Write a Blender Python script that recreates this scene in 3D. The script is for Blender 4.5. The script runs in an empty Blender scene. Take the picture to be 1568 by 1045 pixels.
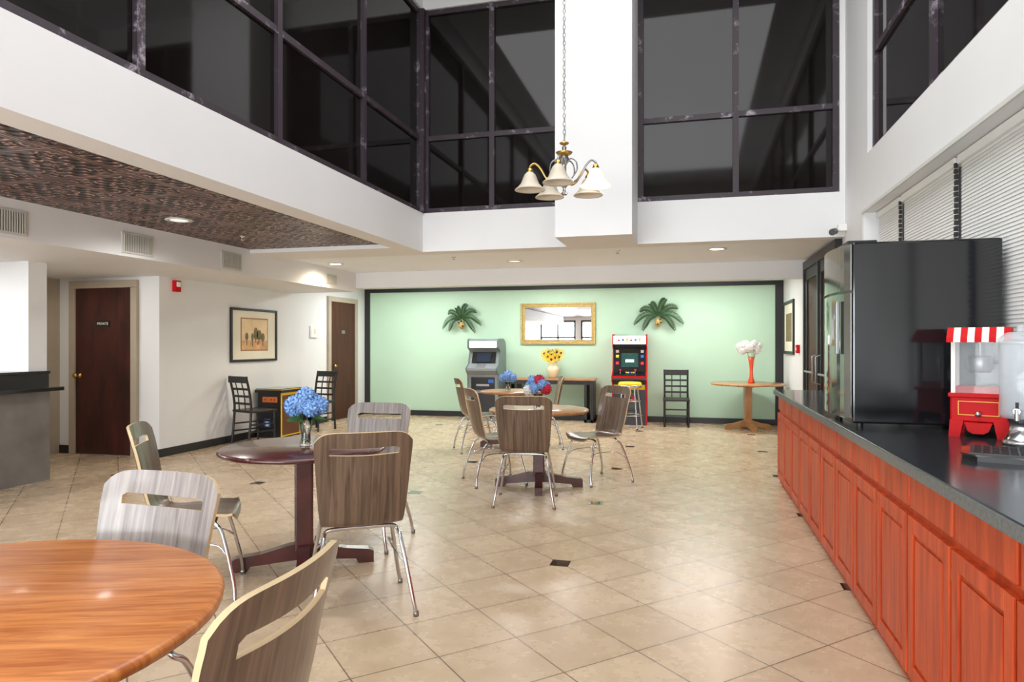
import bpy, bmesh, math, random
from mathutils import Vector, Matrix
random.seed(7)
S=bpy.context.scene
def lin(c):
    c/=255.0
    return c/12.92 if c<=0.04045 else ((c+0.055)/1.055)**2.4
def C(r,g,b): return (lin(r),lin(g),lin(b),1)

# ---------------------------------------------------------------- materials
def base(name):
    m=bpy.data.materials.new(name); m.use_nodes=True
    nt=m.node_tree; b=nt.nodes['Principled BSDF']
    return m,nt,b
def N(nt,t,**k):
    n=nt.nodes.new(t)
    for a,v in k.items():
        if a in n.inputs: n.inputs[a].default_value=v
        else: setattr(n,a,v)
    return n
def M(name,col,rough=.5,metal=0,var=.06,scale=6,bump=0,emit=0,emitcol=None,trans=0,coat=0,alpha=1,spec=None):
    m,nt,b=base(name)
    L=nt.links
    tc=N(nt,'ShaderNodeTexCoord')
    no=N(nt,'ShaderNodeTexNoise'); no.inputs['Scale'].default_value=scale; no.inputs['Detail'].default_value=4
    L.new(tc.outputs['Object'],no.inputs['Vector'])
    r=N(nt,'ShaderNodeValToRGB')
    r.color_ramp.elements[0].position=.3; r.color_ramp.elements[1].position=.7
    r.color_ramp.elements[0].color=(col[0]*(1-var),col[1]*(1-var),col[2]*(1-var),1)
    r.color_ramp.elements[1].color=(min(1,col[0]*(1+var)),min(1,col[1]*(1+var)),min(1,col[2]*(1+var)),1)
    L.new(no.outputs['Fac'],r.inputs['Fac']); L.new(r.outputs['Color'],b.inputs['Base Color'])
    b.inputs['Roughness'].default_value=rough; b.inputs['Metallic'].default_value=metal
    if bump:
        bp=N(nt,'ShaderNodeBump'); bp.inputs['Strength'].default_value=bump; bp.inputs['Distance'].default_value=.01
        n2=N(nt,'ShaderNodeTexNoise'); n2.inputs['Scale'].default_value=scale*12
        L.new(tc.outputs['Object'],n2.inputs['Vector']); L.new(n2.outputs['Fac'],bp.inputs['Height']); L.new(bp.outputs['Normal'],b.inputs['Normal'])
    if emit:
        b.inputs['Emission Color'].default_value=emitcol or col; b.inputs['Emission Strength'].default_value=emit
    if trans: b.inputs['Transmission Weight'].default_value=trans
    if coat: b.inputs['Coat Weight'].default_value=coat; b.inputs['Coat Roughness'].default_value=.08
    if alpha<1: b.inputs['Alpha'].default_value=alpha
    if spec is not None: b.inputs['Specular IOR Level'].default_value=spec
    return m
def WOOD(name,c1,c2,rough=.35,sv=(22,1.2,1.2),coat=.3,p=(.3,.7),spec=.5):
    m,nt,b=base(name); L=nt.links
    tc=N(nt,'ShaderNodeTexCoord'); mp=N(nt,'ShaderNodeMapping'); mp.inputs['Scale'].default_value=sv
    L.new(tc.outputs['Object'],mp.inputs['Vector'])
    no=N(nt,'ShaderNodeTexNoise'); no.inputs['Scale'].default_value=1.6; no.inputs['Detail'].default_value=8; no.inputs['Roughness'].default_value=.6; no.inputs['Distortion'].default_value=.6
    L.new(mp.outputs['Vector'],no.inputs['Vector'])
    r=N(nt,'ShaderNodeValToRGB'); r.color_ramp.elements[0].color=c1; r.color_ramp.elements[1].color=c2
    r.color_ramp.elements[0].position=p[0]; r.color_ramp.elements[1].position=p[1]
    L.new(no.outputs['Fac'],r.inputs['Fac']); L.new(r.outputs['Color'],b.inputs['Base Color'])
    b.inputs['Roughness'].default_value=rough; b.inputs['Coat Weight'].default_value=coat; b.inputs['Coat Roughness'].default_value=.12
    b.inputs['Specular IOR Level'].default_value=spec
    return m
white=M('white_paint',C(226,227,228),.6,var=.015,scale=1.5,bump=.04)
ceilw=M('ceiling_paint',C(236,243,250),.7,var=.015,scale=1.5,bump=.04)
trimw=M('trim_paint',C(205,206,200),.5,var=.03)
green=M('green_paint',C(186,217,192),.5,var=.03,scale=1,bump=.05)
beige=M('beige_paint',C(172,160,142),.55,var=.04)
blackt=M('black_trim',C(34,34,36),.4)
darkglass=M('dark_window_glass',(.007,.005,.005,1),.05,var=.3,spec=.45,scale=1.5)
chrome=M('chrome',C(205,205,208),.18,1,var=.03)
steel=M('brushed_steel',C(150,150,152),.35,.9)
brass=M('brass',C(196,160,90),.28,1)
gold=M('gold_frame',C(186,160,96),.45,.3,var=.2,scale=30)
blackgl=M('gloss_black',C(22,24,28),.12,coat=.5)
blackm=M('satin_black',C(24,24,26),.4)
grillm=M('vent_paint',C(200,198,190),.5)
dgap=M('vent_dark',C(110,108,102),.8)
walnut=WOOD('walnut_veneer',C(68,52,42),C(130,108,90),.3,(30,1.3,1.3))
walnutglare=WOOD('walnut_glare_veneer',C(108,100,98),C(172,164,160),.35,(30,1.3,1.3),.2)  # walnut of the camera-facing chairs, glare painted in as pale grey
edgew=M('birch_edge',C(205,180,140),.5)
oak=WOOD('orange_oak',C(178,96,40),C(222,142,74),.34,(2.2,26,2),.2,(.35,.65))
mahog=WOOD('mahogany',C(52,20,20),C(92,40,38),.25,(2,18,2),.5)
mahogv=WOOD('mahogany_door',C(30,10,10),C(76,30,26),.3,(5,5,1),.3)
brownd=WOOD('brown_door',C(58,32,22),C(82,48,34),.5,(10,10,1),0,(.3,.7),.25)
cab=WOOD('cabinet_stain',C(160,52,20),C(208,84,38),.42,(14,14,1.2),.05,(.32,.66),.28)
ctop=M('countertop_laminate',C(44,48,52),.16,var=.15,scale=60)
cedge=M('countertop_edge',C(98,104,106),.35,var=.3,scale=80)
stone=M('stone_panel',C(112,108,104),.35,var=.25,scale=3)
tan=WOOD('light_oak_table',C(150,98,52),C(192,138,84),.3,(2,20,2),.4)
red=M('red_enamel',C(200,6,14),.5,spec=.2)
yellow=M('yellow_vinyl',C(235,205,40),.35)
glassm=M('clear_glass',(1,1,1,1),.03,trans=1,var=0)
glasst=M('display_glass',C(220,230,235),.03,alpha=.16,var=0)
glassw=M('dispenser_glass',C(225,232,238),.05,alpha=.42,var=0)
mirror=M('mirror_silver',(.92,.94,.95,1),.01,1,var=0)
cans=M('lamp_glow',(1,.93,.8,1),.5,emit=14,emitcol=(1,.85,.62,1),var=0)
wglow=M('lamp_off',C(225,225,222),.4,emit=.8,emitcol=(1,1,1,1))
shade=M('frosted_shade',C(186,176,158),.35,emit=.06,emitcol=(1,.93,.8,1))
shadeon=M('frosted_shade_lit',C(250,225,170),.4,emit=1.15,emitcol=(1,.80,.45,1))
leaf=M('palm_leaf',C(46,82,44),.5,var=.4,scale=12)
leafl=M('flower_leaf',C(70,110,60),.5,var=.3)
bluef=M('blue_petal',C(130,172,226),.6,var=.25,scale=40)
whitef=M('white_petal',C(238,236,232),.6,var=.05)
redf=M('red_petal',C(200,30,60),.6,var=.2)
yelf=M('yellow_petal',C(245,195,30),.6,var=.15,scale=40)
brownc=M('seed_brown',C(70,42,20),.8)
cream=M('cream_ceramic',C(230,215,180),.3,coat=.3)
orangev=M('orange_vase',C(225,75,30),.2,coat=.3)
bluem=M('blue_plastic',C(40,110,210),.3)
greym=M('machine_grey',C(130,136,140),.35)
screenm=M('arcade_screen',C(24,50,60),.1,emit=.35,emitcol=C(60,120,90),var=.6,scale=30)
marq=M('lit_marquee',C(240,245,250),.4,emit=1.8,emitcol=(.85,.93,1,1),var=.1,scale=20)
artbg=M('art_print',C(214,170,120),.7,var=.2,scale=8)
arttree=M('art_trees',C(120,108,72),.7,var=.4,scale=30)
artsky=M('art_sky',C(232,204,160),.7,var=.1)
matb=M('art_mat',C(232,226,206),.7,var=.02)
blindm=M('blind_slat',C(236,237,235),.5,var=.02)
cordm=M('bead_cord',C(40,38,38),.6)
hinge=M('hinge_bronze',C(150,110,70),.5,.2)
def worn():
    m,nt,b=base('worn_dark_mullion'); L=nt.links
    tc=N(nt,'ShaderNodeTexCoord'); no=N(nt,'ShaderNodeTexNoise'); no.inputs['Scale'].default_value=6; no.inputs['Detail'].default_value=9; no.inputs['Roughness'].default_value=.75
    L.new(tc.outputs['Object'],no.inputs['Vector'])
    r=N(nt,'ShaderNodeValToRGB'); e=r.color_ramp.elements
    e[0].position=.56;e[0].color=C(54,44,52);e[1].position=.67;e[1].color=C(166,158,168)
    L.new(no.outputs['Fac'],r.inputs['Fac']);L.new(r.outputs['Color'],b.inputs['Base Color']);b.inputs['Roughness'].default_value=.5
    return m
winf=worn()
def floor_mat():
    m,nt,b=base('diagonal_tile'); L=nt.links
    tc=N(nt,'ShaderNodeTexCoord'); mp=N(nt,'ShaderNodeMapping'); mp.inputs['Rotation'].default_value=(0,0,math.radians(45))
    L.new(tc.outputs['Object'],mp.inputs['Vector'])
    br=N(nt,'ShaderNodeTexBrick'); br.offset=0; br.squash=1
    for k,v in {'Scale':1,'Brick Width':.3937,'Row Height':.3937,'Mortar Size':.0035,'Mortar Smooth':.1,'Bias':0}.items(): br.inputs[k].default_value=v
    br.inputs['Color1'].default_value=C(206,184,156); br.inputs['Color2'].default_value=C(196,173,145); br.inputs['Mortar'].default_value=C(118,102,84)
    L.new(mp.outputs['Vector'],br.inputs['Vector'])
    no=N(nt,'ShaderNodeTexNoise'); no.inputs['Scale'].default_value=5; no.inputs['Detail'].default_value=9; no.inputs['Roughness'].default_value=.65
    L.new(tc.outputs['Object'],no.inputs['Vector'])
    r=N(nt,'ShaderNodeValToRGB'); r.color_ramp.elements[0].position=.3; r.color_ramp.elements[0].color=(.82,.79,.75,1); r.color_ramp.elements[1].position=.7; r.color_ramp.elements[1].color=(1.0,1.0,1.0,1)
    L.new(no.outputs['Fac'],r.inputs['Fac'])
    mx=N(nt,'ShaderNodeMix'); mx.data_type='RGBA'; mx.blend_type='MULTIPLY'; mx.inputs[0].default_value=1
    L.new(br.outputs['Color'],mx.inputs[6]); L.new(r.outputs['Color'],mx.inputs[7]); L.new(mx.outputs[2],b.inputs['Base Color'])
    mr=N(nt,'ShaderNodeMapRange'); mr.inputs['To Min'].default_value=.2; mr.inputs['To Max'].default_value=.34
    L.new(no.outputs['Fac'],mr.inputs['Value']); L.new(mr.outputs[0],b.inputs['Roughness'])
    b.inputs['Specular IOR Level'].default_value=.4
    return m
floorm=floor_mat()
def tin_mat():
    m,nt,b=base('pressed_tin'); L=nt.links
    tc=N(nt,'ShaderNodeTexCoord'); sp=N(nt,'ShaderNodeSeparateXYZ'); L.new(tc.outputs['Object'],sp.inputs[0])
    def ma(op,a,b2=None,c=None):
        n=N(nt,'ShaderNodeMath'); n.operation=op
        for i,v in enumerate((a,b2,c)):
            if v is None: continue
            if isinstance(v,(int,float)): n.inputs[i].default_value=v
            else: L.new(v,n.inputs[i])
        return n.outputs[0]
    def cell(o,T):
        return ma('SUBTRACT',ma('FRACT',ma('DIVIDE',o,T)),.5)
    X_,Y_=sp.outputs[0],sp.outputs[1]
    T=.61; tau=2*math.pi
    x=cell(X_,T); y=cell(Y_,T); ax=ma('ABSOLUTE',x); ay=ma('ABSOLUTE',y)
    mx_=ma('MAXIMUM',ax,ay)
    r0=ma('SQRT',ma('ADD',ma('MULTIPLY',x,x),ma('MULTIPLY',y,y))); t0=ma('ARCTAN2',y,x)
    # central rosette
    ros=ma('SINE',ma('ADD',ma('MULTIPLY',r0,44),ma('MULTIPLY',ma('SINE',ma('MULTIPLY',t0,8)),1.3)))
    # mirrored quatrefoils and arcs in the corners (symmetric in x and y)
    cx=ma('SUBTRACT',ax,.3); cy=ma('SUBTRACT',ay,.3)
    r1=ma('SQRT',ma('ADD',ma('MULTIPLY',cx,cx),ma('MULTIPLY',cy,cy))); t1=ma('ARCTAN2',cy,cx)
    quat=ma('SINE',ma('ADD',ma('MULTIPLY',r1,62),ma('MULTIPLY',ma('SINE',ma('MULTIPLY',t1,4)),1.5)))
    inner=ma('LESS_THAN',r0,.2); cor=ma('LESS_THAN',r1,.13)
    lat=ma('MULTIPLY',ma('COSINE',ma('MULTIPLY',x,tau*5)),ma('COSINE',ma('MULTIPLY',y,tau*5)))
    rest=ma('SUBTRACT',1,ma('MAXIMUM',inner,cor))
    h=ma('ADD',ma('ADD',ma('MULTIPLY',ros,inner),ma('MULTIPLY',quat,ma('MULTIPLY',cor,ma('SUBTRACT',1,inner)))),ma('MULTIPLY',lat,rest))
    edge=ma('GREATER_THAN',mx_,.445)
    rim=ma('MAXIMUM',ma('COMPARE',mx_,.45,.008),ma('COMPARE',mx_,.495,.008))
    hh=ma('ADD',ma('MULTIPLY',h,ma('SUBTRACT',1,edge)),ma('MULTIPLY',edge,ma('SUBTRACT',ma('MULTIPLY',rim,1.8),1)))
    no=N(nt,'ShaderNodeTexNoise'); no.inputs['Scale'].default_value=3; no.inputs['Detail'].default_value=3; L.new(tc.outputs['Object'],no.inputs['Vector'])
    fac=ma('MULTIPLY',ma('ADD',ma('MULTIPLY',hh,.5),.5),ma('ADD',ma('MULTIPLY',no.outputs['Fac'],.5),.72))
    rp=N(nt,'ShaderNodeValToRGB'); e=rp.color_ramp.elements
    e[0].position=.5; e[0].color=C(26,12,10); e[1].position=1; e[1].color=C(216,180,170)
    q=rp.color_ramp.elements.new(.8); q.color=C(96,52,42)
    L.new(fac,rp.inputs['Fac']); L.new(rp.outputs['Color'],b.inputs['Base Color'])
    b.inputs['Metallic'].default_value=.1; b.inputs['Roughness'].default_value=.38; b.inputs['Specular IOR Level'].default_value=.35
    bp=N(nt,'ShaderNodeBump'); bp.inputs['Strength'].default_value=.5; bp.inputs['Distance'].default_value=.01
    L.new(hh,bp.inputs['Height']); L.new(bp.outputs['Normal'],b.inputs['Normal'])
    return m
tinm=tin_mat()

# ---------------------------------------------------------------- geometry builder
def catm(pts,n=6):
    P=[Vector(p) for p in pts]; out=[]
    for i in range(len(P)-1):
        p0=P[i-1] if i>0 else P[0]*2-P[1]; p1=P[i]; p2=P[i+1]; p3=P[i+2] if i+2<len(P) else P[-1]*2-P[-2]
        for k in range(n):
            t=k/n
            out.append(.5*((2*p1)+(-p0+p2)*t+(2*p0-5*p1+4*p2-p3)*t*t+(-p0+3*p1-3*p2+p3)*t**3))
    out.append(P[-1]); return out
class G:
    def __init__(s,name): s.name=name; s.v=[];s.f=[];s.mi=[];s.sm=[];s.mats=[];s.T=Matrix.Identity(4)
    def add(s,vs,fs,mat,smooth=False):
        if mat not in s.mats: s.mats.append(mat)
        k=s.mats.index(mat); o=len(s.v)
        s.v+= [tuple(s.T@Vector(v)) for v in vs]
        for i,f in enumerate(fs):
            s.f.append([o+a for a in f]); s.mi.append(k); s.sm.append(smooth)
    def box(s,x0,x1,y0,y1,z0,z1,mat,bev=0):
        if bev<=0:
            vs=[(x,y,z) for x in(x0,x1) for y in(y0,y1) for z in(z0,z1)]
            s.add(vs,[(0,1,3,2),(4,6,7,5),(0,4,5,1),(2,3,7,6),(0,2,6,4),(1,5,7,3)],mat); return
        bm=bmesh.new(); bmesh.ops.create_cube(bm,size=1)
        for v in bm.verts: v.co=Vector(((x0+x1)/2+v.co.x*(x1-x0),(y0+y1)/2+v.co.y*(y1-y0),(z0+z1)/2+v.co.z*(z1-z0)))
        bev=min(bev,.45*min(abs(x1-x0),abs(y1-y0),abs(z1-z0)))
        bmesh.ops.bevel(bm,geom=bm.edges[:],offset=bev,segments=3,affect='EDGES',profile=.5)
        bm.verts.index_update()
        s.add([v.co.copy() for v in bm.verts],[[v.index for v in f.verts] for f in bm.faces],mat,False); bm.free()
    def frame(s,axis,p0,p1,W,H,t,mat,bev=.004):
        for a,b,c,d in((-W,W,H-t,H),(-W,W,-H,-H+t),(-W,-W+t,-H+t,H-t),(W-t,W,-H+t,H-t)):
            if axis=='x': s.box(p0,p1,a,b,c,d,mat,bev)
            else: s.box(a,b,p0,p1,c,d,mat,bev)
    def lathe(s,prof,mat,c=(0,0,0),seg=28,smooth=True):
        vs=[];fs=[];n=len(prof)
        for r,z in prof:
            for k in range(seg):
                a=2*math.pi*k/seg; vs.append((c[0]+r*math.cos(a),c[1]+r*math.sin(a),c[2]+z))
        for i in range(n-1):
            for k in range(seg):
                k2=(k+1)%seg; fs.append((i*seg+k,i*seg+k2,(i+1)*seg+k2,(i+1)*seg+k))
        s.add(vs,fs,mat,smooth)
    def tube(s,pts,r,mat,seg=8,n=0,r2=None,caps=True):
        P=catm(pts,n) if n else [Vector(p) for p in pts]
        vs=[];fs=[];up=None;m=len(P)
        for i,p in enumerate(P):
            d=(P[min(i+1,m-1)]-P[max(i-1,0)]).normalized()
            if up is None:
                up=Vector((0,0,1)) if abs(d.z)<.9 else Vector((1,0,0))
            a=d.cross(up).normalized(); up=a.cross(d).normalized()
            rr=r if r2 is None else r+(r2-r)*i/(m-1)
            for k in range(seg):
                t=2*math.pi*k/seg; vs.append(p+a*rr*math.cos(t)+up*rr*math.sin(t))
        for i in range(m-1):
            for k in range(seg):
                k2=(k+1)%seg; fs.append((i*seg+k,i*seg+k2,(i+1)*seg+k2,(i+1)*seg+k))
        s.add(vs,fs,mat,True)
        if caps: s.add(vs[:seg]+vs[-seg:],[list(range(seg))[::-1],list(range(seg,2*seg))],mat)
    def ball(s,c,r,mat,sc=(1,1,1),seg=14):
        pr=[(max(1e-4,math.sin(math.pi*i/8)),-math.cos(math.pi*i/8)) for i in range(9)]
        vs=[];fs=[]
        for a,z in pr:
            for k in range(seg):
                t=2*math.pi*k/seg; vs.append((c[0]+r*sc[0]*a*math.cos(t),c[1]+r*sc[1]*a*math.sin(t),c[2]+r*sc[2]*z))
        for i in range(8):
            for k in range(seg):
                k2=(k+1)%seg; fs.append((i*seg+k,i*seg+k2,(i+1)*seg+k2,(i+1)*seg+k))
        s.add(vs,fs,mat,True)
    def prism(s,poly,x0,x1,mat,axis='x'):
        n=len(poly)
        def mk(a,p): return (a,p[0],p[1]) if axis=='x' else ((p[0],a,p[1]) if axis=='y' else (p[0],p[1],a))
        vs=[mk(x0,p) for p in poly]+[mk(x1,p) for p in poly]
        fs=[list(range(n))[::-1],list(range(n,2*n))]+[(i,(i+1)%n,n+(i+1)%n,n+i) for i in range(n)]
        s.add(vs,fs,mat)
    def quad(s,a,b,c,d,mat): s.add([a,b,c,d],[(0,1,2,3)],mat)
    def florets(s,c,r,mat,n=90,sz=.022,sc=(1,1,1)):
        vs=[];fs=[]
        for i in range(n):
            z=1-2*(i+.5)/n; a=i*2.39996; q=math.sqrt(1-z*z)
            nr=Vector((q*math.cos(a),q*math.sin(a),z)); p=Vector(c)+Vector((nr.x*sc[0],nr.y*sc[1],nr.z*sc[2]))*r*random.uniform(.88,1.1)
            t=nr.cross(Vector((.3,.2,1))).normalized(); b=nr.cross(t)
            ro=random.uniform(0,1.5); t,b=t*math.cos(ro)+b*math.sin(ro),b*math.cos(ro)-t*math.sin(ro)
            for k in range(4):
                e=[t,b,-t,-b][k]; g=[b,-t,-b,t][k]; o=len(vs)
                vs+= [p,p+e*sz*.6+g*sz*.35+nr*.004,p+e*sz+nr*.008,p+e*sz*.6-g*sz*.35+nr*.004]; fs.append((o,o+1,o+2,o+3))
        s.add(vs,fs,mat)
    def done(s,loc=(0,0,0),rot=0,recalc=True):
        me=bpy.data.meshes.new(s.name); me.from_pydata(s.v,[],s.f)
        for m in s.mats: me.materials.append(m)
        for i,p in enumerate(me.polygons): p.material_index=s.mi[i]; p.use_smooth=s.sm[i]
        if recalc:
            bm=bmesh.new(); bm.from_mesh(me); bmesh.ops.recalc_face_normals(bm,faces=bm.faces[:]); bm.to_mesh(me); bm.free()
        o=bpy.data.objects.new(s.name,me); S.collection.objects.link(o); o.location=loc; o.rotation_euler=(0,0,math.radians(rot)); return o
def BOX(name,x0,x1,y0,y1,z0,z1,mat,bev=0):
    g=G(name); c=((x0+x1)/2,(y0+y1)/2,z0)
    g.box(x0-c[0],x1-c[0],y0-c[1],y1-c[1],0,z1-z0,mat,bev); return g.done(c)

XL,XR,YB=-6.2,1.5,12.25
# ---------------------------------------------------------------- shell
g=G('floor'); g.box(-8.0,3.0,-7.7,8.3,-.1,0,floorm); g.done((-.79,4.20,0))
g=G('floor_inlay')
for i in range(-3,2):
    for j in range(-3,5):
        x=i*1.67; y=j*1.67
        if -.79+x<-6.1: continue
        g.box(x-.058,x+.058,y-.058,y+.058,-.01,.0015,blackgl)
g.done((-.79,4.20,0))
BOX('wall_back',XL-.1,XR+.1,YB,YB+.1,0,2.6,green)
BOX('wall_left',XL-.1,XL,6.98,YB+.0,0,2.6,white)
g=G('wall_alcove'); g.box(-8.7,XL,6.88,6.98,0,2.19,white); g.box(-7.8,-7.7,5.5,6.88,0,2.19,beige); g.done()
BOX('wall_partition',-8.6,-6.32,5.3,5.5,0,2.19,white)
BOX('wall_reception',-8.7,-8.6,-3.4,6.88,0,2.19,white)
BOX('wall_left_front',-6.35,-6.25,-3.4,3.4,0,2.19,white)
# ceilings
BOX('ceiling_low',XL-.1,XR+.1,7.75,YB+.1,2.49,2.62,ceilw)
g=G('ceiling_tin'); g.box(-.95,.95,-5.3,5.3,0,.1,tinm); g.done((-4.2,1.9,2.50))
BOX('ceiling_soffit',-8.7,-5.1,-3.4,9.76,2.19,2.62,white)
BOX('ceiling_high',-3.4,1.9,-3.4,7.8,5.6,5.7,ceilw)
BOX('beam_header',XL,XR,9.76,9.95,2.25,2.49,white)
BOX('beam_left',-3.28,-3.05,-3.4,7.5,2.455,2.91,white)
BOX('beam_cross',-5.1,-3.28,7.1,7.75,2.455,2.62,white)
BOX('beam_back',-3.28,XR,7.5,7.75,2.455,2.91,white)
BOX('column_white',-1.33,-.56,6.78,7.62,2.45,5.6,white)
BOX('trim_1',XL,XL+.11,YB-.02,YB,0,2.37,blackt)
BOX('trim_2',XR-.13,XR,YB-.02,YB,0,2.37,blackt)
BOX('trim_3',XL,XR,YB-.02,YB,2.37,2.44,blackt)
BOX('trim_5',-3.2,-3.02,7.45,7.62,2.91,5.3,winf)
g=G('baseboard_back'); g.box(XL,XR,YB-.035,YB-.02,0,.1,blackt); g.done()
g=G('baseboard_left'); g.box(XL,XL+.012,6.88,10.78,0,.1,blackt); g.box(XL,XL+.012,11.87,YB,0,.1,blackt); g.box(-6.5,-6.19,6.868,6.88,0,.1,blackt);g.box(-7.7,-7.5,6.868,6.88,0,.1,blackt); g.done()
g=G('baseboard_right'); g.box(XR-.012,XR,9.75,YB-.04,0,.1,blackt); g.done()
def mull(name,axis,fix,spans,zs,a0,a1,z0,z1,glassoff):
    g=G(name)
    d=.06
    def bx(a,b,c,e,m,o0=0,o1=d):
        if axis=='y': g.box(a,b,fix+o0,fix+o1,c,e,m)
        else: g.box(fix+o0,fix+o1,a,b,c,e,m)
    s=1 if glassoff>0 else -1
    o=sorted((0,s*d))
    for q in spans: bx(q-.03,q+.03,z0,z1,winf,*o)
    for z in zs: bx(a0,a1,z-.028,z+.028,winf,*sorted((s*.006,s*(d-.01))))
    gl=sorted((s*.035,s*.045)); bx(a0,a1,z0,z1,darkglass,*gl)
    return g.done()
mull('window_1','y',7.52,[-3.02,-2.215,-1.36],[2.94,3.79,5.27],-3.05,-1.33,2.91,5.3,1)
mull('window_2','y',7.52,[-.53,.454,1.42],[2.94,3.79,5.27],-.56,1.45,2.91,5.3,1)
mull('window_3','x',-3.07,[.45,1.87,3.27,4.65,6.07,7.47],[2.94,3.79,5.27],-3.4,7.5,2.91,5.3,-1)
mull('window_4','x',1.54,[-.9,.6,2.1,3.6,5.1,6.57],[3.08,3.94,5.27],-3.4,6.6,3.05,5.3,1)
BOX('wall_upper_back',-3.3,XR,7.5,7.7,5.3,5.6,white)
BOX('wall_upper_left',-3.28,-3.05,-3.4,7.5,5.3,5.6,white)
BOX('wall_right_far',XR,XR+.15,6.74,YB+.1,0,5.6,white)
BOX('wall_right_jamb',1.45,XR,7.5,7.62,2.91,5.3,white)
BOX('wall_right',1.68,1.8,-3.4,6.74,0,2.55,white)
g=G('wall_right_upper')
g.box(XR,XR+.15,-3.4,6.74,2.55,3.05,white); g.box(XR,XR+.15,-3.4,6.74,5.3,5.6,white); g.box(XR,XR+.15,6.6,6.74,3.05,5.3,white)
g.box(1.65,1.8,-3.4,6.74,2.55,5.6,blackm)
g.done()
PX=[-6.3,-4.6,-2.9,-1.2,.4]
g=G('wall_front'); 
g.box(-8.7,1.8,-3.5,-3.4,0,.45,white); g.box(-8.7,1.8,-3.5,-3.4,2.35,5.7,white)
for x in [-8.7]+PX: g.box(x,x+.22,-3.5,-3.4,.45,2.35,white)
g.box(1.5,1.8,-3.5,-3.4,.45,2.35,white); g.done()
g=G('window_5')
for x in PX:
    for q in (.22,.92,1.62 if x<.3 else 1.06):
        g.box(x+q,x+q+.07,-3.47,-3.41,.45,2.35,blackm)
g.box(-6.1,1.5,-3.46,-3.42,1.6,1.68,blackm); g.box(-6.1,1.5,-3.46,-3.42,2.28,2.35,blackm); g.box(-6.1,1.5,-3.46,-3.42,.45,.52,blackm)
g.done()
# blinds
g=G('window_blind')
for (a,b) in ((6.05,6.72),(4.87,5.99),(3.65,4.81),(2.5,3.6),(1.3,2.45)):
    g.box(1.60,1.65,a,b,2.49,2.545,blindm,.004)
    z=1.02
    while z<2.48:
        g.prism([(1.622,z),(1.624,z-.001),(1.631,z+.025),(1.629,z+.026)],a,b,blindm,axis='y'); z+=.022
    g.box(1.61,1.64,a,b,.99,1.015,blindm,.004)
for y in (6.02,4.84,3.625,2.475):
    z=1.0
    while z<2.5:
        g.box(1.596,1.615,y-.014+.006*((int(z*40))%2),y+.010+.006*((int(z*40))%2),z,z+.028,cordm); z+=.036
g.done()
g=G('trim_4'); g.box(1.485,1.5,-3.4,6.76,2.545,2.57,trimw); g.box(1.485,1.5,6.74,6.76,.92,2.545,trimw); g.done()

# ---------------------------------------------------------------- doors
def text(t,parent,loc,size,rot,mat):
    cu=bpy.data.curves.new('sign_text','FONT'); cu.body=t; cu.size=size; cu.align_x='CENTER'; cu.align_y='CENTER'; cu.extrude=.0005
    cu.materials.append(mat); o=bpy.data.objects.new('sign_text',cu); S.collection.objects.link(o); o.parent=parent; o.location=loc; o.rotation_euler=rot; return o
g=G('door_1'); w=.42
g.box(-w,w,-.03,0,.01,2.06,mahogv,.003)
for a in (-1,1): g.box(a*(w+.045)-.045,a*(w+.045)+.045,-.05,0,0,2.06,beige,.006)
g.box(-w-.09,w+.09,-.05,0,2.06,2.15,beige,.006)
g.box(-.1,.1,-.036,-.03,1.58,1.66,blackm)
g.lathe([(.001,0),(.032,0),(.032,.008),(.012,.012),(.012,.04),(.03,.05),(.034,.068),(.02,.085),(.001,.088)],brass)
k=len(g.v); n=9*28
for i in range(k-n,k):
    x,y,z=g.v[i]; g.v[i]=(-w+.06+x,-.03-z,.98+y)
d1=g.done((-7.0,6.88,0))
text('PRIVATE',d1,(0,-.0375,1.62),.045,(math.pi/2,0,0),whitef)
g=G('door_2')
g.box(0,.025,-.45,.45,.01,2.13,brownd,.003)
for a in (-1,1): g.box(0,.045,a*.495-.045,a*.495+.045,0,2.13,beige,.006)
g.box(0,.045,-.54,.54,2.13,2.22,beige,.006)
g.ball((.07,-.37,.98),.03,brass); g.tube([(.02,-.37,.98),(.06,-.37,.98)],.012,brass)
g.tube([(.065,-.37,.98),(.065,-.27,.98)],.009,brass)
g.box(.025,.03,-.06,.06,1.56,1.62,steel)
g.done((XL,11.33,0))
g=G('door_3')
for a,b in ((-1.05,-.97),(-.05,.05),(.97,1.05)): g.box(-.07,0,a,b,0,2.34,blackm,.004)
g.box(-.07,0,-1.05,1.05,2.34,2.45,blackm,.004)
for s in (-1,1):
    c=s*.5
    g.box(-.05,0,c-.45,c-.36,0.01,2.34,blackm,.003); g.box(-.05,0,c+.36,c+.45,.01,2.34,blackm,.003)
    g.box(-.05,0,c-.36,c+.36,.01,.22,blackm,.003); g.box(-.05,0,c-.36,c+.36,2.2,2.34,blackm,.003)
    g.box(-.03,-.01,c-.36,c+.36,.22,2.2,brownd)
    g.tube([(-.05,c-s*.38,.9),(-.1,c-s*.38,.92),(-.1,c-s*.38,1.22),(-.05,c-s*.38,1.24)],.01,steel)
    g.tube([(-.08,c-.3,1.02),(-.08,c+.3,1.02)],.015,steel)
g.done((XR,8.68,0))

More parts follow.
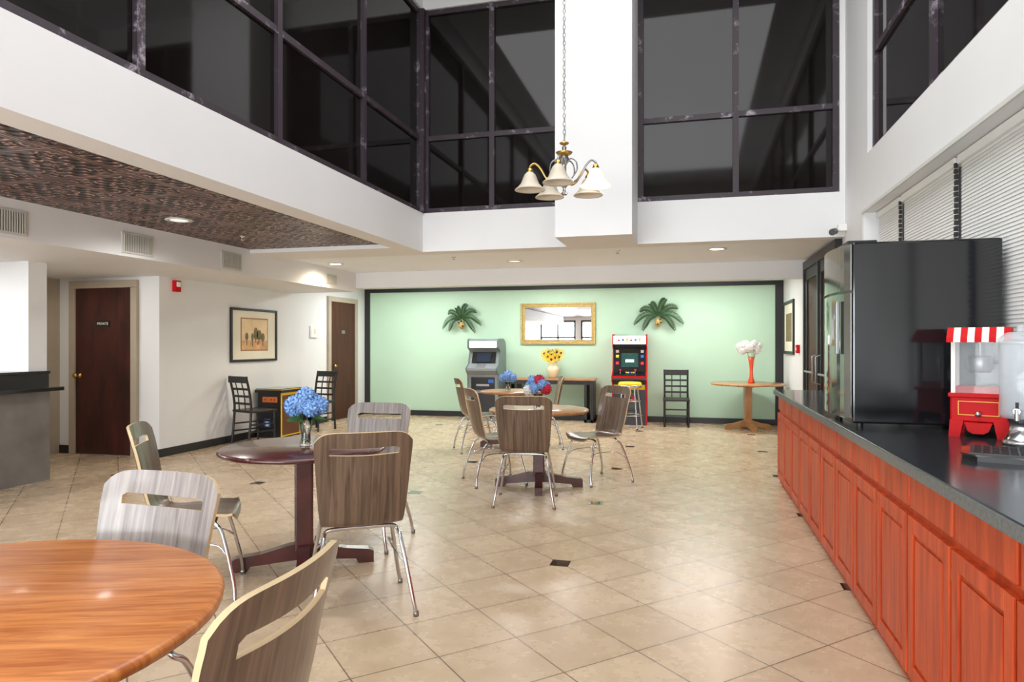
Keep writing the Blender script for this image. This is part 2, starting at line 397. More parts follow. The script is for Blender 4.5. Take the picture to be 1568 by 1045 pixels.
# ---------------------------------------------------------------- ceiling / wall fixtures
def vent(name,loc,w,h,axis):
    g=G(name); 
    g.box(-w/2,w/2,0,.012,-h/2,h/2,grillm,.003); g.box(-w/2+.02,w/2-.02,.012,.0125,-h/2+.02,h/2-.02,dgap)
    n=int(w/.022)
    for i in range(n):
        x=-w/2+.025+i*(w-.05)/max(1,n-1); g.box(x-.004,x+.004,.012,.02,-h/2+.02,h/2-.02,grillm)
    return g.done(loc,axis)
vent('air_vent',(-5.1,4.1,2.32),.32,.2,-90); vent('air_vent',(-5.1,5.38,2.32),.38,.2,-90); vent('air_vent',(-5.1,6.75,2.32),.36,.2,-90); vent('air_vent',(-5.1,9.0,2.32),.3,.14,-90)
vent('air_vent',(XL,10.4,.25),.5,.26,-90)
def can(x,y,z,on,power,col=(1,.87,.68)):
    g=G('recessed_light'); g.lathe([(.115,0),(.115,-.008),(.085,-.01),(.075,0)],trimw); g.lathe([(.078,-.004),(.0005,-.006)],cans if on else wglow); g.done((x,y,z))
    if power:
        l=bpy.data.lights.new('can_spot','SPOT'); l.energy=power; l.spot_size=math.radians(165); l.spot_blend=1; l.shadow_soft_size=.06; l.color=col
        o=bpy.data.objects.new('can_spot',l); S.collection.objects.link(o); o.location=(x,y,z-.02)
can(.29,8.35,2.49,1,95); can(-4.79,8.57,2.49,1,95); can(-4.5,5.23,2.50,0,80,(1,.99,.98)); can(-2.3,8.9,2.49,0,115,(1,.99,.98)); can(-4.2,2.2,2.5,0,85,(1,.99,.98))  # last can is out of view, added for more light under the left ceiling
for x,y,z in((-.85,8.2,2.49),(-4.55,6.2,2.5),(-2.95,8.3,2.49)):
    g=G('fire_sprinkler'); g.lathe([(.03,0),(.03,-.006),(.008,-.01),(.008,-.035),(.022,-.037),(.022,-.04),(.001,-.04)],chrome,seg=16); g.done((x,y,z))
g=G('fire_alarm'); g.box(0,.05,-.05,.05,-.07,.07,red,.006); g.box(.05,.058,-.03,.03,-.01,.05,whitef); g.done((XL,7.14,2.09))
g=G('fire_alarm'); g.box(-.045,0,-.06,.06,-.06,.06,red,.006); g.box(-.052,-.045,-.03,.03,-.02,.02,whitef); g.done((XR,10.5,1.3))
g=G('wall_switch_panel'); g.box(0,.03,-.12,.12,-.1,.1,whitef,.005); g.box(.03,.034,-.03,.03,-.04,.04,cream); g.done((XL,10.35,1.58))
g=G('security_camera'); g.box(-.02,.06,-.03,.03,-.02,.05,whitef,.005); g.tube([(0,0,0),(-.05,-.06,-.02)],.012,whitef); g.tube([(-.05,-.02,-.02),(-.1,-.16,-.05)],.033,blackm,12); g.done((XR-.06,7.44,2.52))

# ---------------------------------------------------------------- pictures, mirror
g=G('framed_picture')
w,h=.545,.385
g.frame('x',0,.03,w,h,.035,blackm)
g.box(0,.012,-w+.03,w-.03,-h+.03,h-.03,matb)
g.box(.012,.015,-.32,.32,-.23,.25,M('art_mat_line',C(170,120,80),.6))
g.box(.015,.017,-.30,.30,-.21,.23,artsky); g.box(.017,.018,-.30,.30,-.21,-.08,artbg)
for y,z,r,sz in((.02,.02,.05,1.9),(.1,.0,.06,1.3),(.19,-.03,.045,1.4),(-.19,-.02,.035,1.6),(-.06,-.03,.03,2)):
    pl=[(y+r*math.cos(t*math.pi/6),z+r*sz*math.sin(t*math.pi/6)) for t in range(12)]; g.prism(pl,.018,.0195,arttree)
    g.box(.018,.0195,y-.005,y+.005,z-.13,z-r*sz+.01,brownc)
g.box(.0195,.0205,.04,.10,-.14,-.08,M('art_urn',C(190,110,80),.6))
g.done((XL,8.72,1.5))
g=G('framed_picture')
w,h=.55,.42
g.frame('x',-.03,0,w,h,.05,blackm)
g.box(-.012,0,-w+.04,w-.04,-h+.04,h-.04,matb); g.box(-.015,-.012,-.32,.32,-.22,.22,arttree)
g.done((XR,11.5,1.63))
g=G('wall_mirror'); w,h=.69,.375
for k,(o,t,dp) in enumerate(((0,.03,.045),(.03,.03,.03),(.06,.02,.038))):
    g.frame('y',-dp,0,w-o,h-o,t,gold,.006)
g.box(-w+.07,w-.07,-.015,0,-h+.07,h-.07,mirror)
g.done((-2.35,YB,1.745))

def palm(loc,seed,sc):
    rnd=random.Random(seed); g=G('palm_wall_decoration')
    g.lathe([(.001,-.19),(.03,-.185),(.05,-.15),(.06,-.11),(.05,-.07),(.025,-.04),(.001,-.03)],gold,c=(0,-.07,0),seg=14)
    g.box(-.03,.03,-.06,0,-.12,-.05,gold,.005)
    for k in range(7):
        a=rnd.uniform(0,6.28); g.ball((.05*math.cos(a),-.11,-.09+.05*math.sin(a)),.02,brownc if k%2 else gold,seg=8)
    for ang,L,dr in((175,.36,.15),(150,.30,.05),(118,.22,.0),(66,.28,.0),(38,.34,.06),(8,.38,.15),(205,.25,.10),(-25,.28,.10)):
        ang+=rnd.uniform(-5,5); a=math.radians(ang); L*=sc
        pts=[]
        for i in range(15):
            t=i/14; pts.append(Vector((L*t*math.cos(a),-.07-.09*math.sin(t*2.6)*(.5+.5*abs(math.sin(ang))),L*t*math.sin(a)+.05*math.sin(t*3)-dr*t*t*1.1)))
        g.tube(pts,.006,leaf,5,r2=.002)
        vs=[];fs=[]
        for i in range(1,15):
            p=pts[i]; d=(pts[i]-pts[i-1]).normalized()
            sd=d.cross(Vector((0,-1,0))).normalized()
            ln=.085*math.sin(math.pi*(.2+.7*i/14))*sc
            for s_ in(-1,1):
                for q in (0,.5):
                    p2=p+d*(q*L/14)
                    tip=p2+sd*s_*ln*.68+d*ln*.95+Vector((0,.01,-.012)); wv=d*.014
                    o=len(vs); mid=(p2+tip)/2
                    vs+=[p2-wv*.4,mid-wv,tip,mid+wv]; fs.append((o,o+1,o+2,o+3))
        g.add(vs,fs,leaf)
    g.done(loc)
palm((-4.17,YB,1.84),1,1.0); palm((-.56,YB,1.86),2,1.1)

# ---------------------------------------------------------------- counter
g=G('cabinet_counter')
y0,y1=-1.2,7.3
g.box(.86,1.495,y0,y1,.0,.87,cab); g.box(1.495,1.675,y0,6.73,.0,.87,cab)
g.box(.81,1.495,y0,y1+.02,.872,.912,ctop,.004); g.box(1.495,1.675,y0,6.73,.872,.9115,ctop); g.box(.802,.81,y0,y1+.02,.868,.908,cedge)
p=.47; y=y1-.03
k=0
while y-p>y0:
    a,b=y-p+.012,y-.012
    g.box(.842,.86,a,b,.72,.85,cab,.006)
    g.box(.845,.86,a,b,.05,.69,cab)
    for q in((a,a+.055,.05,.69),(b-.055,b,.05,.69),(a+.055,b-.055,.05,.11),(a+.055,b-.055,.63,.69)): g.box(.834,.845,*q,cab,.003)
    g.box(.837,.845,a+.075,b-.075,.13,.61,cab,.006)
    hy=a-.004 if k%2 else b+.004
    for z in(.14,.58): g.box(.840,.859,hy-.004,hy+.004,z,z+.04,hinge)
    y-=p; k+=1
g.done()
# fridge
g=G('mini_fridge')
w=.66;h=1.02
g.box(.07,.795,0,w,.02,h,blackgl,.012)
n=14; prof=[]
for i in range(n+1):
    t=i/n; yy=.0+w*t; prof.append((.06-.055*math.sin(math.pi*t)**.6,yy))
poly=prof+[(.068,w),(.068,0)]
doorm=M('fridge_door_steel',C(150,154,150),.08,.85)
g.prism(poly,.05,.74,doorm,axis='z'); g.prism(poly,.755,h-.01,doorm,axis='z')
g.box(-.0,.02,.07,.1,.4,.7,steel,.005)
g.box(.05,.2,0.02,w-.02,h-.01,h+.012,blackm,.004)
for x in(.12,.72):
    for y in(.06,w-.06): g.lathe([(.02,0),(.02,.025)],blackm,c=(x,y,0),seg=12)
g.done((.79,4.12,.912))
# popcorn machine
g=G('popcorn_machine')
g.T=Matrix.Scale(1.05,4)
W=.112;D=.095
g.box(-W,W,-D,D,.07,.19,red,.008); g.box(-W-.008,W+.008,-D-.008,D+.008,.185,.205,red,.004)
for x in(-1,1):
    for y in(-1,1):
        g.prism([(x*W-x*.040,0),(x*W+x*.005,0),(x*W,.08),(x*W-x*.055,.08)],y*D-.012,y*D+.012,red,axis='y')
g.prism([(-.055,.07),(.055,.07),(.04,.03),(.02,.018),(-.02,.018),(-.04,.03)],-D-.004,-D-.02,red,axis='y')
plabel=M('popcorn_label',C(240,190,60),.4)
for a,b,c,d in((-.08,-.077,.105,.165),(.077,.08,.105,.165),(-.08,.08,.165,.168),(-.08,.08,.102,.105)): g.box(a,b,-D-.004,-D+.001,c,d,plabel)
g.ball((.0,-D-.02,.11),.014,chrome,seg=10)
for x in(-1,1):
    for y in(-1,1): g.box(x*(W-.012)-.009,x*(W-.012)+.009,y*(D-.012)-.009,y*(D-.012)+.009,.20,.45,whitef)
g.box(-W+.02,W-.02,-D+.006,-D+.008,.205,.45,glasst); g.box(-W+.02,W-.02,D-.008,D-.006,.205,.45,glasst)
g.box(-W+.006,-W+.008,-D+.02,D-.02,.205,.45,glasst); g.box(W-.008,W-.006,-D+.02,D-.02,.205,.45,glasst)
g.lathe([(.001,.31),(.04,.3),(.05,.32),(.052,.37),(.046,.38),(.001,.382)],steel,seg=20); g.tube([(0,0,.38),(0,0,.45)],.008,steel); g.tube([(.05,0,.35),(.09,0,.35)],.007,blackm)
g.box(-W+.02,W-.02,-D+.02,D-.02,.206,.235,red)
n=9
for i in range(n):
    a=-W-.012+i*(2*W+.024)/n; b=a+(2*W+.024)/n; m_=red if i%2==0 else whitef
    g.prism([(-D-.03,.445),(-D-.025,.465),(-D+.02,.515),(D-.02,.515),(D+.025,.465),(D+.03,.445)],a,b,m_,axis='x')
g.done((1.40,3.90,.912),-24)
g=G('drip_tray')
def oct_(a,b,c): return [(-a+c,-b),(a-c,-b),(a,-b+c),(a,b-c),(a-c,b),(-a+c,b),(-a,b-c),(-a,-b+c)]
g.prism(oct_(.2,.15,.05),0,.02,blackm,axis='z'); g.prism(oct_(.205,.155,.05),.02,.026,blackgl,axis='z')
for i in range(12): x=-.165+.03*i; g.box(x-.004,x+.004,-.135,.135,.026,.032,blackm)
for i in range(8): y_=-.12+.035*i; g.box(-.175,.175,y_-.004,y_+.004,.026,.031,blackm)
g.done((1.27,3.12,.912),-20)
g=G('beverage_dispenser')
g.lathe([(.075,0),(.08,.01),(.07,.03),(.05,.06),(.05,.10),(.06,.12)],chrome)
g.lathe([(.001,.12),(.08,.122),(.085,.14),(.085,.46),(.08,.47),(.074,.47),(.078,.45),(.078,.145),(.001,.13)],glassw)
g.lathe([(.088,.46),(.09,.48),(.06,.51),(.02,.515),(.018,.54),(.001,.545)],glassw)
g.tube([(0,-.08,.16),(0,-.13,.16)],.014,chrome); g.tube([(0,-.125,.17),(0,-.125,.12)],.01,chrome); g.tube([(0,-.12,.17),(0,-.12,.2)],.006,blackm)
g.done((1.45,3.58,.912),-30)

# reception counter
g=G('reception_counter')
g.box(-.04,0,-1.6,0,0,.9,stone); g.box(-.04,.12,-1.6,.06,.9,.94,blackgl,.006); g.box(-.35,-.04,-1.6,-.2,0,1.06,stone)
g.box(-.04,-.012,-1.6,.0,.94,1.07,blackm); g.box(-.045,.0,-1.6,0.01,1.07,1.10,blackgl,.005); g.box(-.42,-.045,-1.6,-.2,1.07,1.10,blackgl)
g.done((-6.27,5.49,0))

# ---------------------------------------------------------------- chairs
def bent_chair(loc,rot,front,back):
    g=G('dining_chair')
    prof=catm([(0,.235,.425),(0,.215,.448),(0,.12,.458),(0,-.03,.448),(0,-.13,.452),(0,-.185,.48),(0,-.215,.55),(0,-.24,.66),(0,-.268,.80),(0,-.30,.94)],5)
    n=len(prof)-1; cols=28
    def wid(i):
        t=i/n
        if t<.4: return .205-.01*(t/.4) if t>.06 else .19+.015*t/.06
        return .195+.045*min(1,(t-.4)/.55)
    th=.013
    def pt(i,j,off):
        u=-1+2*j/cols
        f=i/n
        drop=.05*abs(u)**8
        P=prof[i].copy()
        if f>.78: P=P-(prof[n]-prof[n-1]).normalized()*drop*((f-.78)/.22)
        if f<.15: P=P-(prof[0]-prof[1]).normalized()*drop*.8*(1-f/.15)
        w=wid(i)
        bl=min(1,max(0,(f-.42)/.2)); 
        v=Vector((u*w,0,0))+P
        v.y+=bl*.04*u*u
        v.z+=(1-bl)*.012*u*u
        nb=Vector((0,0,1)).lerp(Vector((0,.97,.2)),bl).normalized()
        return v-nb*off
    A=[];
    for lay in(0,1):
        for i in range(n+1):
            for j in range(cols+1):
                A.append(pt(i,j,th*lay))
    def ix(l,i,j): return l*(n+1)*(cols+1)+i*(cols+1)+j
    def ex(i,j):
        if i<0 or j<0 or i>=n or j>=cols: return False
        u=-1+2*(j+.5)/cols
        if i==n-4 and abs(u)<.7: return False
        return True
    for lay in(0,1):
        for i in range(n-8,n-1):
            for j in range(cols+1):
                u=-1+2*j/cols
                A[ix(lay,i,j)].z+=.012*(u*u-.3)*(1 if i<n-2 else .5)
                if i==n-3 and abs(u)<.66: A[ix(lay,i,j)].z+=.009
    F=[];Bk=[];E=[]
    for i in range(n):
        for j in range(cols):
            if not ex(i,j): continue
            F.append((ix(0,i,j),ix(0,i,j+1),ix(0,i+1,j+1),ix(0,i+1,j)))
            Bk.append((ix(1,i,j),ix(1,i+1,j),ix(1,i+1,j+1),ix(1,i,j+1)))
            for (di,dj,a,b) in((-1,0,(i,j),(i,j+1)),(1,0,(i+1,j),(i+1,j+1)),(0,-1,(i,j),(i+1,j)),(0,1,(i,j+1),(i+1,j+1))):
                if not ex(i+di,j+dj): E.append((ix(0,*a),ix(0,*b),ix(1,*b),ix(1,*a)))
    for fs,m_,sm in((F,front,True),(Bk,back,True),(E,edgew,False)): g.add(A,fs,m_,sm)
    r=.0105
    for s_,yt,yf in((1,.13,.235),(-1,-.13,-.27)):
        pts=[(-.255,yf,.008),(-.235,yf*.9+yt*.1,.12),(-.195,yf*.35+yt*.65,.36),(-.18,yt,.415),(-.14,yt,.432),(0,yt,.434),(.14,yt,.432),(.18,yt,.415),(.195,yf*.35+yt*.65,.36),(.235,yf*.9+yt*.1,.12),(.255,yf,.008)]
        g.tube(pts,r,chrome,10,4)
        for x in(-.255,.255): g.lathe([(.001,0),(.014,0),(.014,.02),(.011,.024)],steel,c=(x,yf,0),seg=10)
    for sx in (-1,1): g.tube([(sx*.212,.19,.25),(sx*.17,.12,.30),(sx*.17,-.12,.30),(sx*.214,-.205,.25)],.005,chrome,6,4)
    return g.done(loc,rot)
for x,y,r,k in((-1.70,3.29,33,0),(-1.72,1.64,176,1),(-1.035,1.166,94,0),(-2.65,3.19,-58,0),(-2.187,4.317,183,1),
               (-1.39,5.78,9,0),(-1.88,6.53,-57,0),(-2.66,8.42,-60,0),(-.93,6.84,134,0),(-1.93,8.87,105,0)):
    bent_chair((x,y,0),r,(walnutglare if k else walnut),(walnutglare if k else walnut))

def ladder_chair(loc,rot,wood):
    g=G('ladder_back_chair')
    for x in(-.19,.19):
        g.tube([(x,.19,0),(x,.18,.44)],.018,wood,4); 
        g.tube([(x,-.22,0),(x,-.18,.44),(x,-.20,.68),(x*1.02,-.26,.93)],.018,wood,6,4)
    g.box(-.215,.215,-.2,.22,.43,.465,wood,.012)
    for z in(.18,.28): g.box(-.19,.19,.175,.195,z,z+.02,wood)
    for x in(-.19,.19):
        for z in(.16,.26): g.box(x-.009,x+.009,-.2,.19,z,z+.02,wood)
    g.box(-.2,.2,-.275,-.235,.84,.93,wood,.008)
    for z,yy in((.74,-.222),(.64,-.2),(.54,-.19)): g.box(-.19,.19,yy-.009,yy+.009,z,z+.03,wood)
    for x in(-.07,.07): g.tube([(x,-.185,.46),(x,-.205,.68),(x,-.25,.86)],.009,wood,6,4)
    g.done(loc,rot)
ladder_chair((-.24,11.72,0),182,blackm); ladder_chair((-5.88,8.28,0),-20,blackm); ladder_chair((-5.78,9.75,0),170,blackm)

# ---------------------------------------------------------------- tables
def ped_table(loc,rot,r,h,topm,basem,arm=.42,edge=.03,name='pedestal_table'):
    g=G(name)
    g.lathe([(.0005,h),(r-.012,h),(r-.003,h-.006),(r,h-.014),(r-.002,h-edge+.004),(r-.015,h-edge),(.0005,h-edge)],topm,seg=64)
    g.box(-.17,.17,-.04,.04,h-edge-.035,h-edge,basem,.004); g.box(-.04,.04,-.17,.17,h-edge-.036,h-edge-.001,basem,.004)
    g.box(-.055,.055,-.055,.055,.1,h-edge-.03,basem,.012)
    for k in range(4):
        g.T=Matrix.Rotation(k*math.pi/2,4,'Z')
        g.prism([(.03,.05),(.03,.15),(.09,.14),(arm*.6,.10),(arm-.03,.085),(arm,.07),(arm,.0),(arm-.09,.0),(arm-.11,.03),(.12,.045)],-.035,.035,basem,axis='y')
    g.T=Matrix.Identity(4)
    return g.done(loc,rot)
ped_table((-1.672,1.143,0),20,.63,.755,oak,mahog)
ped_table((-2.31,3.75,0),30,.5,.74,mahog,mahog)
ped_table((-1.417,6.42,0),12,.48,.75,tan,mahog)
ped_table((-2.31,8.80,0),12,.42,.75,tan,mahog)
ped_table((.88,11.55,0),12,.58,.745,tan,tan,arm=.36)

def stems(g,n,r,z0,z1,rr):
    for i in range(n):
        a=i*2.4; g.tube([(r*.3*math.cos(a),r*.3*math.sin(a),z0),(rr*math.cos(a)*.6,rr*math.sin(a)*.6,z1)],.003,leafl,5)
g=G('hydrangea_vase')
g.lathe([(.001,0),(.036,0),(.038,.01),(.028,.05),(.028,.12),(.038,.2),(.034,.2),(.024,.12),(.024,.05),(.001,.02)],glassm,seg=24)
stems(g,5,.04,.02,.22,.1)
for x,y,z,r in((-.085,0,.25,.048),(.085,.01,.25,.048),(0,-.06,.265,.05),(0,.06,.265,.05),(0,0,.30,.052),(-.055,-.045,.235,.042),(.06,-.045,.235,.042)): g.florets((x,y,z),r,bluef,55,.026); g.ball((x,y,z),r*.8,bluef)
for a in range(5): 
    t=a*1.3; g.quad((0,0,.17),(.07*math.cos(t),.07*math.sin(t),.2),(.13*math.cos(t+.2),.13*math.sin(t+.2),.16),(.08*math.cos(t+.5),.08*math.sin(t+.5),.15),leafl)
g.done((-2.31,3.77,.741))
g=G('flower_vase')
g.lathe([(.001,0),(.04,0),(.045,.01),(.035,.06),(.04,.14),(.036,.14),(.03,.06),(.001,.02)],glassm,seg=20)
stems(g,5,.04,.02,.2,.1)
for i,(x,y,z,m_) in enumerate(((-.08,0,.21,bluef),(.075,0,.21,bluef),(-.02,-.08,.20,bluef),(0,.05,.27,bluef),(-.045,-.03,.27,bluef),(.05,-.06,.24,bluef),(.0,.08,.21,bluef),(-.08,-.07,.18,whitef),(.09,-.05,.19,redf),(.02,-.05,.275,redf))): g.florets((x,y,z),.042,m_,44,.024); g.ball((x,y,z),.034,m_,seg=8)
g.done((-1.42,6.40,.751))
g=G('hydrangea_vase')
g.lathe([(.001,0),(.035,0),(.035,.11),(.03,.11),(.03,.02),(.001,.02)],glassm,seg=20); stems(g,4,.04,.02,.16,.08)
for x,y,z in((-.06,0,.17),(.06,0,.17),(0,-.05,.19),(0,.05,.18),(0,0,.21)): g.florets((x,y,z),.052,bluef,50,.026); g.ball((x,y,z),.044,bluef,seg=8)
g.done((-2.36,8.78,.751))
g=G('console_table')
g.box(-.78,.78,-.2,.2,.73,.77,tan,.006); g.box(-.74,.74,-.17,.17,.66,.73,blackm)
for x in(-.76,.60): g.box(x,x+.05,-.18,.18,0,.73,blackm,.004); g.box(x+.11,x+.16,-.18,.18,0,.73,blackm,.004); g.box(x,x+.16,-.18,.18,0,.05,blackm)
g.box(-.64,.64,-.02,.02,.2,.26,blackm)
g.done((-2.40,11.98,0))
g=G('sunflower_vase')
g.lathe([(.001,0),(.06,0),(.075,.03),(.11,.12),(.11,.18),(.06,.25),(.055,.27),(.075,.3),(.07,.3),(.045,.26),(.001,.2)],cream)
for x,z,y in((-.12,.36,0),(.12,.37,0),(0,.41,-.05),(-.07,.46,0),(.08,.46,0),(0,.33,-.1),(-.15,.43,.02),(.15,.44,.02),(.06,.36,-.08),(-.06,.37,-.08)):
    g.tube([(0,0,.25),(x*.6,y,z-.02)],.005,leafl,5)
    vs=[];fs=[]
    for k in range(14):
        a=k*2*math.pi/14; o=len(vs); R=.08
        for q,rr in((a,.02),(a-.18,R*.65),(a,R),(a+.18,R*.65)): vs.append((x+rr*math.cos(q),y-.03-(.01 if rr>.05 else 0),z+rr*math.sin(q)))
        fs.append((o,o+1,o+2,o+3))
    g.add(vs,fs,yelf); g.ball((x,y-.035,z),.022,brownc,(1,.5,1),10)
g.florets((0,.02,.38),.12,leafl,40,.04)
g.done((-2.38,11.93,.771))
g=G('tall_flower_vase')
g.lathe([(.001,0),(.05,0),(.055,.01),(.03,.1),(.025,.2),(.035,.32),(.055,.42),(.05,.42),(.03,.32),(.001,.3)],orangev)
stems(g,6,.04,.3,.55,.14)
for x,y,z in((-.1,0,.52),(.1,0,.53),(0,-.07,.56),(0,.06,.55),(-.06,0,.62),(.07,0,.62),(-.14,.02,.58),(.13,.02,.6)): g.florets((x-.03,y,z),.06,whitef,44,.03); g.ball((x-.03,y,z),.045,whitef,seg=8)
g.done((.93,11.52,.7455))

# ---------------------------------------------------------------- arcade, ATM, stool
g=G('arcade_machine')
pr=[(-.28,0),(-.28,.70),(-.40,.76),(-.40,.84),(-.17,.92),(-.08,1.28),(-.2,1.34),(-.2,1.54),(.28,1.54),(.28,0)]
for a,b in((-.29,-.276),(.276,.29)): g.prism(pr,a,b,red)
inn=[(-.26,.0),(-.26,.69),(-.38,.77),(-.38,.83),(-.15,.90),(-.06,1.29),(-.18,1.36),(-.18,1.52),(.27,1.52),(.27,0)]
g.prism(inn,-.276,.276,M('arcade_body_dark',C(48,48,54),.35))
g.box(-.268,.268,-.192,-.18,1.37,1.51,marq,.002)
for i in range(6): g.box(-.2+.07*i,-.16+.07*i,-.196,-.19,1.42,1.45+.01*(i%3),[redf,bluem,yelf][i%3])
def sl(g,x0,x1,t0,t1,off,mat):
    a=Vector((0,-.15,.90)); b=Vector((0,-.06,1.29)); n=Vector((0,-.97,.22))
    p=a.lerp(b,t0)+n*off; q=a.lerp(b,t1)+n*off; p2=p+n*.004;q2=q+n*.004
    g.add([(x0,p.y,p.z),(x1,p.y,p.z),(x1,q.y,q.z),(x0,q.y,q.z),(x0,p2.y,p2.z),(x1,p2.y,p2.z),(x1,q2.y,q2.z),(x0,q2.y,q2.z)],[(0,1,2,3),(4,5,6,7),(0,1,5,4),(1,2,6,5),(2,3,7,6),(3,0,4,7)],mat)
sl(g,-.26,.26,.02,.98,.001,blackgl); sl(g,-.14,.14,.2,.8,.008,screenm)
for x,t,m_ in((-.21,.3,redf),(-.21,.6,yelf),(.21,.3,redf),(.21,.6,bluem),(-.21,.82,whitef),(.21,.82,whitef)): sl(g,x-.025,x+.025,t,t+.12,.007,m_)
sl(g,-.07,.07,.4,.52,.014,marq)
g.add([(-.26,-.375,.838),(.26,-.375,.838),(.26,-.16,.908),(-.26,-.16,.908)],[(0,1,2,3)],blackgl)
g.box(-.268,.268,-.392,-.38,.80,.835,red)
for x in(-.15,.1): g.tube([(x,-.28,.86),(x,-.285,.92)],.006,chrome,6); g.ball((x,-.285,.93),.018,redf,seg=10)
for i in range(5): g.lathe([(.014,0),(.014,.012),(.001,.014)],[yelf,whitef,bluem][i%3],c=(-.05+.03*i,-.24,.885),seg=10)
g.box(-.26,.26,-.268,-.26,.60,.68,yelf)
g.box(-.14,.14,-.272,-.26,.2,.55,blackgl,.004); 
for x in(-.06,.06): g.box(x-.03,x+.03,-.28,-.27,.4,.5,redf,.003)
g.done((-1.02,11.93,0),2)
g=G('atm_machine')
pr=[(-.24,0),(-.24,.82),(-.34,.90),(-.34,.94),(-.2,1.02),(-.12,1.24),(-.24,1.30),(-.24,1.42),(-.2,1.46),(.1,1.46),(.22,1.40),(.25,1.3),(.25,0)]
g.prism(pr,-.27,.27,greym)
for a,b in((-.29,-.27),(.27,.29)): g.prism([(y*1.04,z*1.005) for y,z in pr],a,b,M('machine_side',C(96,112,108),.35))
g.box(-.25,.25,-.252,-.24,1.31,1.42,marq,.003)
g.add([(-.22,-.207,1.03),(.22,-.207,1.03),(.22,-.137,1.23),(-.22,-.137,1.23)],[(0,1,2,3)],blackgl)
g.add([(-.13,-.212,1.05),(.13,-.212,1.05),(.13,-.15,1.21),(-.13,-.15,1.21)],[(0,1,2,3)],M('atm_screen',C(20,26,36),.1,emit=.15,emitcol=C(90,120,160)))
for i in range(4):
    for j in range(3): g.box(-.1+.04*i,-.07+.04*i,-.32+.035*j,-.295+.035*j,.955+.02*j,.97+.02*j,steel)
g.box(-.22,.22,-.25,-.24,.55,.78,blackgl,.004); g.box(-.12,.12,-.262,-.25,.62,.66,steel,.003); g.box(-.22,.22,-.25,-.24,.08,.5,blackm,.004); g.box(.1,.2,-.256,-.24,.68,.74,bluem)
g.done((-3.58,11.85,0),0)
g=G('bar_stool')
g.lathe([(.001,.66),(.17,.66),(.19,.68),(.19,.73),(.17,.755),(.001,.76)],yellow); g.lathe([(.192,.675),(.197,.68),(.197,.70),(.192,.705)],chrome)
for k in range(4):
    a=k*math.pi/2+.6; g.tube([(.23*math.cos(a),.23*math.sin(a),.01),(.14*math.cos(a),.14*math.sin(a),.66)],.012,chrome,8)
    g.lathe([(.001,0),(.016,0),(.016,.02)],blackm,c=(.23*math.cos(a),.23*math.sin(a),0),seg=10)
for z,rr in((.22,.2),(.45,.168)): g.tube([(rr*math.cos(t*math.pi/12),rr*math.sin(t*math.pi/12),z) for t in range(25)],.008,chrome,6)
g.done((-.96,11.2,0))
g=G('cocktail_arcade_table')
brn=M('arcade_side_brown',C(92,52,30),.4)
g.box(-.19,.19,-.24,.24,0,.66,blackm,.005)
g.box(.19,.198,-.24,.24,.02,.66,yelf); g.box(.198,.203,-.215,.225,.04,.62,brn)
g.box(-.22,.23,-.28,.28,.66,.70,blackm,.004); g.box(-.215,.225,-.275,.275,.70,.708,yelf); g.box(-.21,.22,-.265,.27,.708,.718,blackgl,.003)
g.box(-.1,.14,-.262,-.24,.52,.60,M('control_orange',C(220,120,50),.4),.004); g.box(-.08,.02,-.252,-.24,.14,.28,bluem); g.box(-.05,.0,-.256,-.25,.17,.24,whitef)
for x in(-.05,.05,.1): g.ball((x,-.268,.56),.012,redf,seg=8)
g.done((-5.95,8.97,0))

# ---------------------------------------------------------------- chandelier
g=G('chandelier')
g.T=Matrix.Scale(.87,4)
g.lathe([(.001,0),(.02,0),(.03,.015),(.012,.03),(.012,.06),(.03,.08),(.035,.12),(.018,.15),(.018,.26),(.03,.28),(.045,.30),(.03,.33),(.012,.36),(.02,.40),(.008,.42),(.008,.47),(.001,.48)],steel)
g.lathe([(.03,.33),(.06,.345),(.07,.36),(.02,.37)],brass); g.lathe([(.01,.42),(.035,.43),(.04,.44),(.01,.455)],brass)
for k in range(5):
    a=math.radians(-32+72*k+14.7); c_,s_=math.cos(a),math.sin(a)
    P=[(.02,.14),(.08,.10),(.15,.14),(.20,.22),(.25,.26),(.29,.235),(.29,.20)]
    g.tube([(r*c_,r*s_,z) for r,z in P],.009,brass if k%2 else steel,8,5)
    P=[(.02,.26),(.06,.30),(.11,.27),(.12,.2),(.09,.16)]
    g.tube([(r*c_,r*s_,z) for r,z in P],.006,steel,6,4)
    cx,cy=.29*c_,.29*s_
    g.lathe([(.001,.225),(.018,.22),(.026,.20),(.03,.18),(.001,.178)],brass,c=(cx,cy,0),seg=16)
    g.lathe([(.03,.185),(.048,.165),(.062,.13),(.078,.09),(.105,.06),(.125,.045),(.128,.038),(.12,.043),(.1,.056),(.073,.088),(.057,.13),(.03,.175)],shadeon if k==0 else shade,c=(cx,cy,0),seg=24)
    g.ball((cx,cy,.11),.026,cans if k==0 else shade,(1,1,1.3),10)
z=.48; i=0
while z<3.17/.87:
    pl=[]
    for t in range(9):
        q=t*math.pi/4; xx=.011*math.cos(q); zz=z+.019+.022*math.sin(q)
        pl.append((xx,0,zz) if i%2 else (0,xx,zz))
    g.tube(pl,.0028,steel,5,caps=False); z+=.034; i+=1
g.tube([(.012*math.sin(t*1.1),.012*math.cos(t*1.3),.46+t*.09) for t in range(35)],.004,grillm,6,3)
g.T=Matrix.Identity(4)
g.lathe([(.001,3.08),(.04,3.085),(.065,3.13),(.065,3.14)],steel)
g.done((-.898,4.93,2.46))

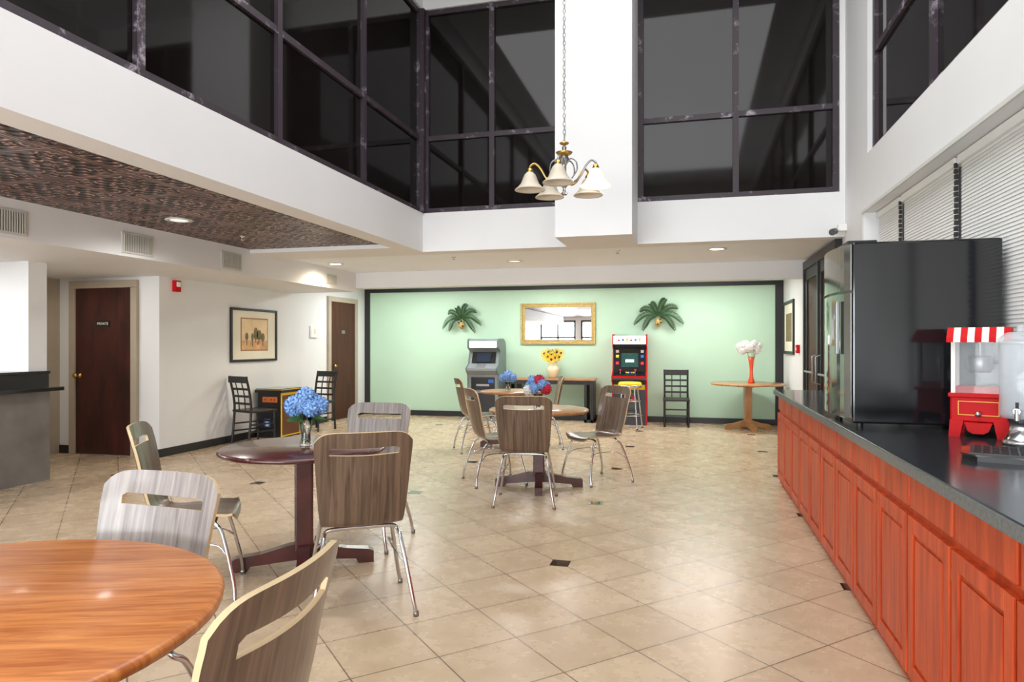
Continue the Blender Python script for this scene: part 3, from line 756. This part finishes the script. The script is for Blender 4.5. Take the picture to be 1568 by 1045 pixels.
# ---------------------------------------------------------------- lights
def area(name,loc,rot,sx,sy,e,col=(1,1,1)):
    l=bpy.data.lights.new(name,'AREA'); l.shape='RECTANGLE'; l.size=sx; l.size_y=sy; l.energy=e; l.color=col
    o=bpy.data.objects.new(name,l); S.collection.objects.link(o); o.location=loc; o.rotation_euler=rot; return o
area('ceiling_fill',(-.8,2.2,5.55),(0,0,0),3.6,8,255,(.98,.99,1))  # unseen fill lamp added below the high ceiling, which has no opening
for x in PX[:4]: area('daylight_window',(x+.96,-3.62,1.35),(math.radians(106),0,0),1.5,1.9,150,(.94,.98,1))
for x in(-4.9,-2.4,.1): area('recess_fill',(x,11.0,2.47),(0,0,0),1.2,.3,46,(.99,1,.99))  # fill lamps added out of sight behind the header, no fixtures modelled
area('reception_fill',(-7.3,4.0,2.17),(0,0,0),1.2,.6,60)  # unseen fill added to brighten the reception room
area('alcove_light',(-6.9,6.0,2.17),(0,0,0),.3,.3,8,(1,.93,.82))
an=math.radians(-32+14.7)
l=bpy.data.lights.new('chandelier_bulb','POINT'); l.energy=5; l.color=(1,.8,.5); l.shadow_soft_size=.02
o=bpy.data.objects.new('chandelier_bulb',l); S.collection.objects.link(o); o.location=(-.898+.252*math.cos(an),4.93+.252*math.sin(an),2.49)
w=bpy.data.worlds.new('World'); S.world=w; w.use_nodes=True
nt=w.node_tree; bg=nt.nodes['Background']; bg.inputs['Strength'].default_value=1.8
sk=nt.nodes.new('ShaderNodeTexSky'); sk.sky_type='HOSEK_WILKIE' if hasattr(sk,'turbidity') else sk.sky_type; sk.turbidity=4
mx=nt.nodes.new('ShaderNodeMix'); mx.data_type='RGBA'; mx.inputs[0].default_value=.8; mx.inputs[7].default_value=(1,1,1,1)
nt.links.new(sk.outputs[0],mx.inputs[6]); nt.links.new(mx.outputs[2],bg.inputs['Color'])

# ---------------------------------------------------------------- camera
cd=bpy.data.cameras.new('camera'); co=bpy.data.objects.new('camera',cd); S.collection.objects.link(co)
co.location=(0,0,1.37); co.rotation_euler=(math.radians(90),0,math.radians(14.7)); cd.lens=24; cd.sensor_width=36; cd.shift_y=.003; cd.clip_start=.05
S.camera=co
try:
    S.view_settings.view_transform='Standard'; S.view_settings.look='None'; S.view_settings.exposure=0
except Exception as e: print(e)
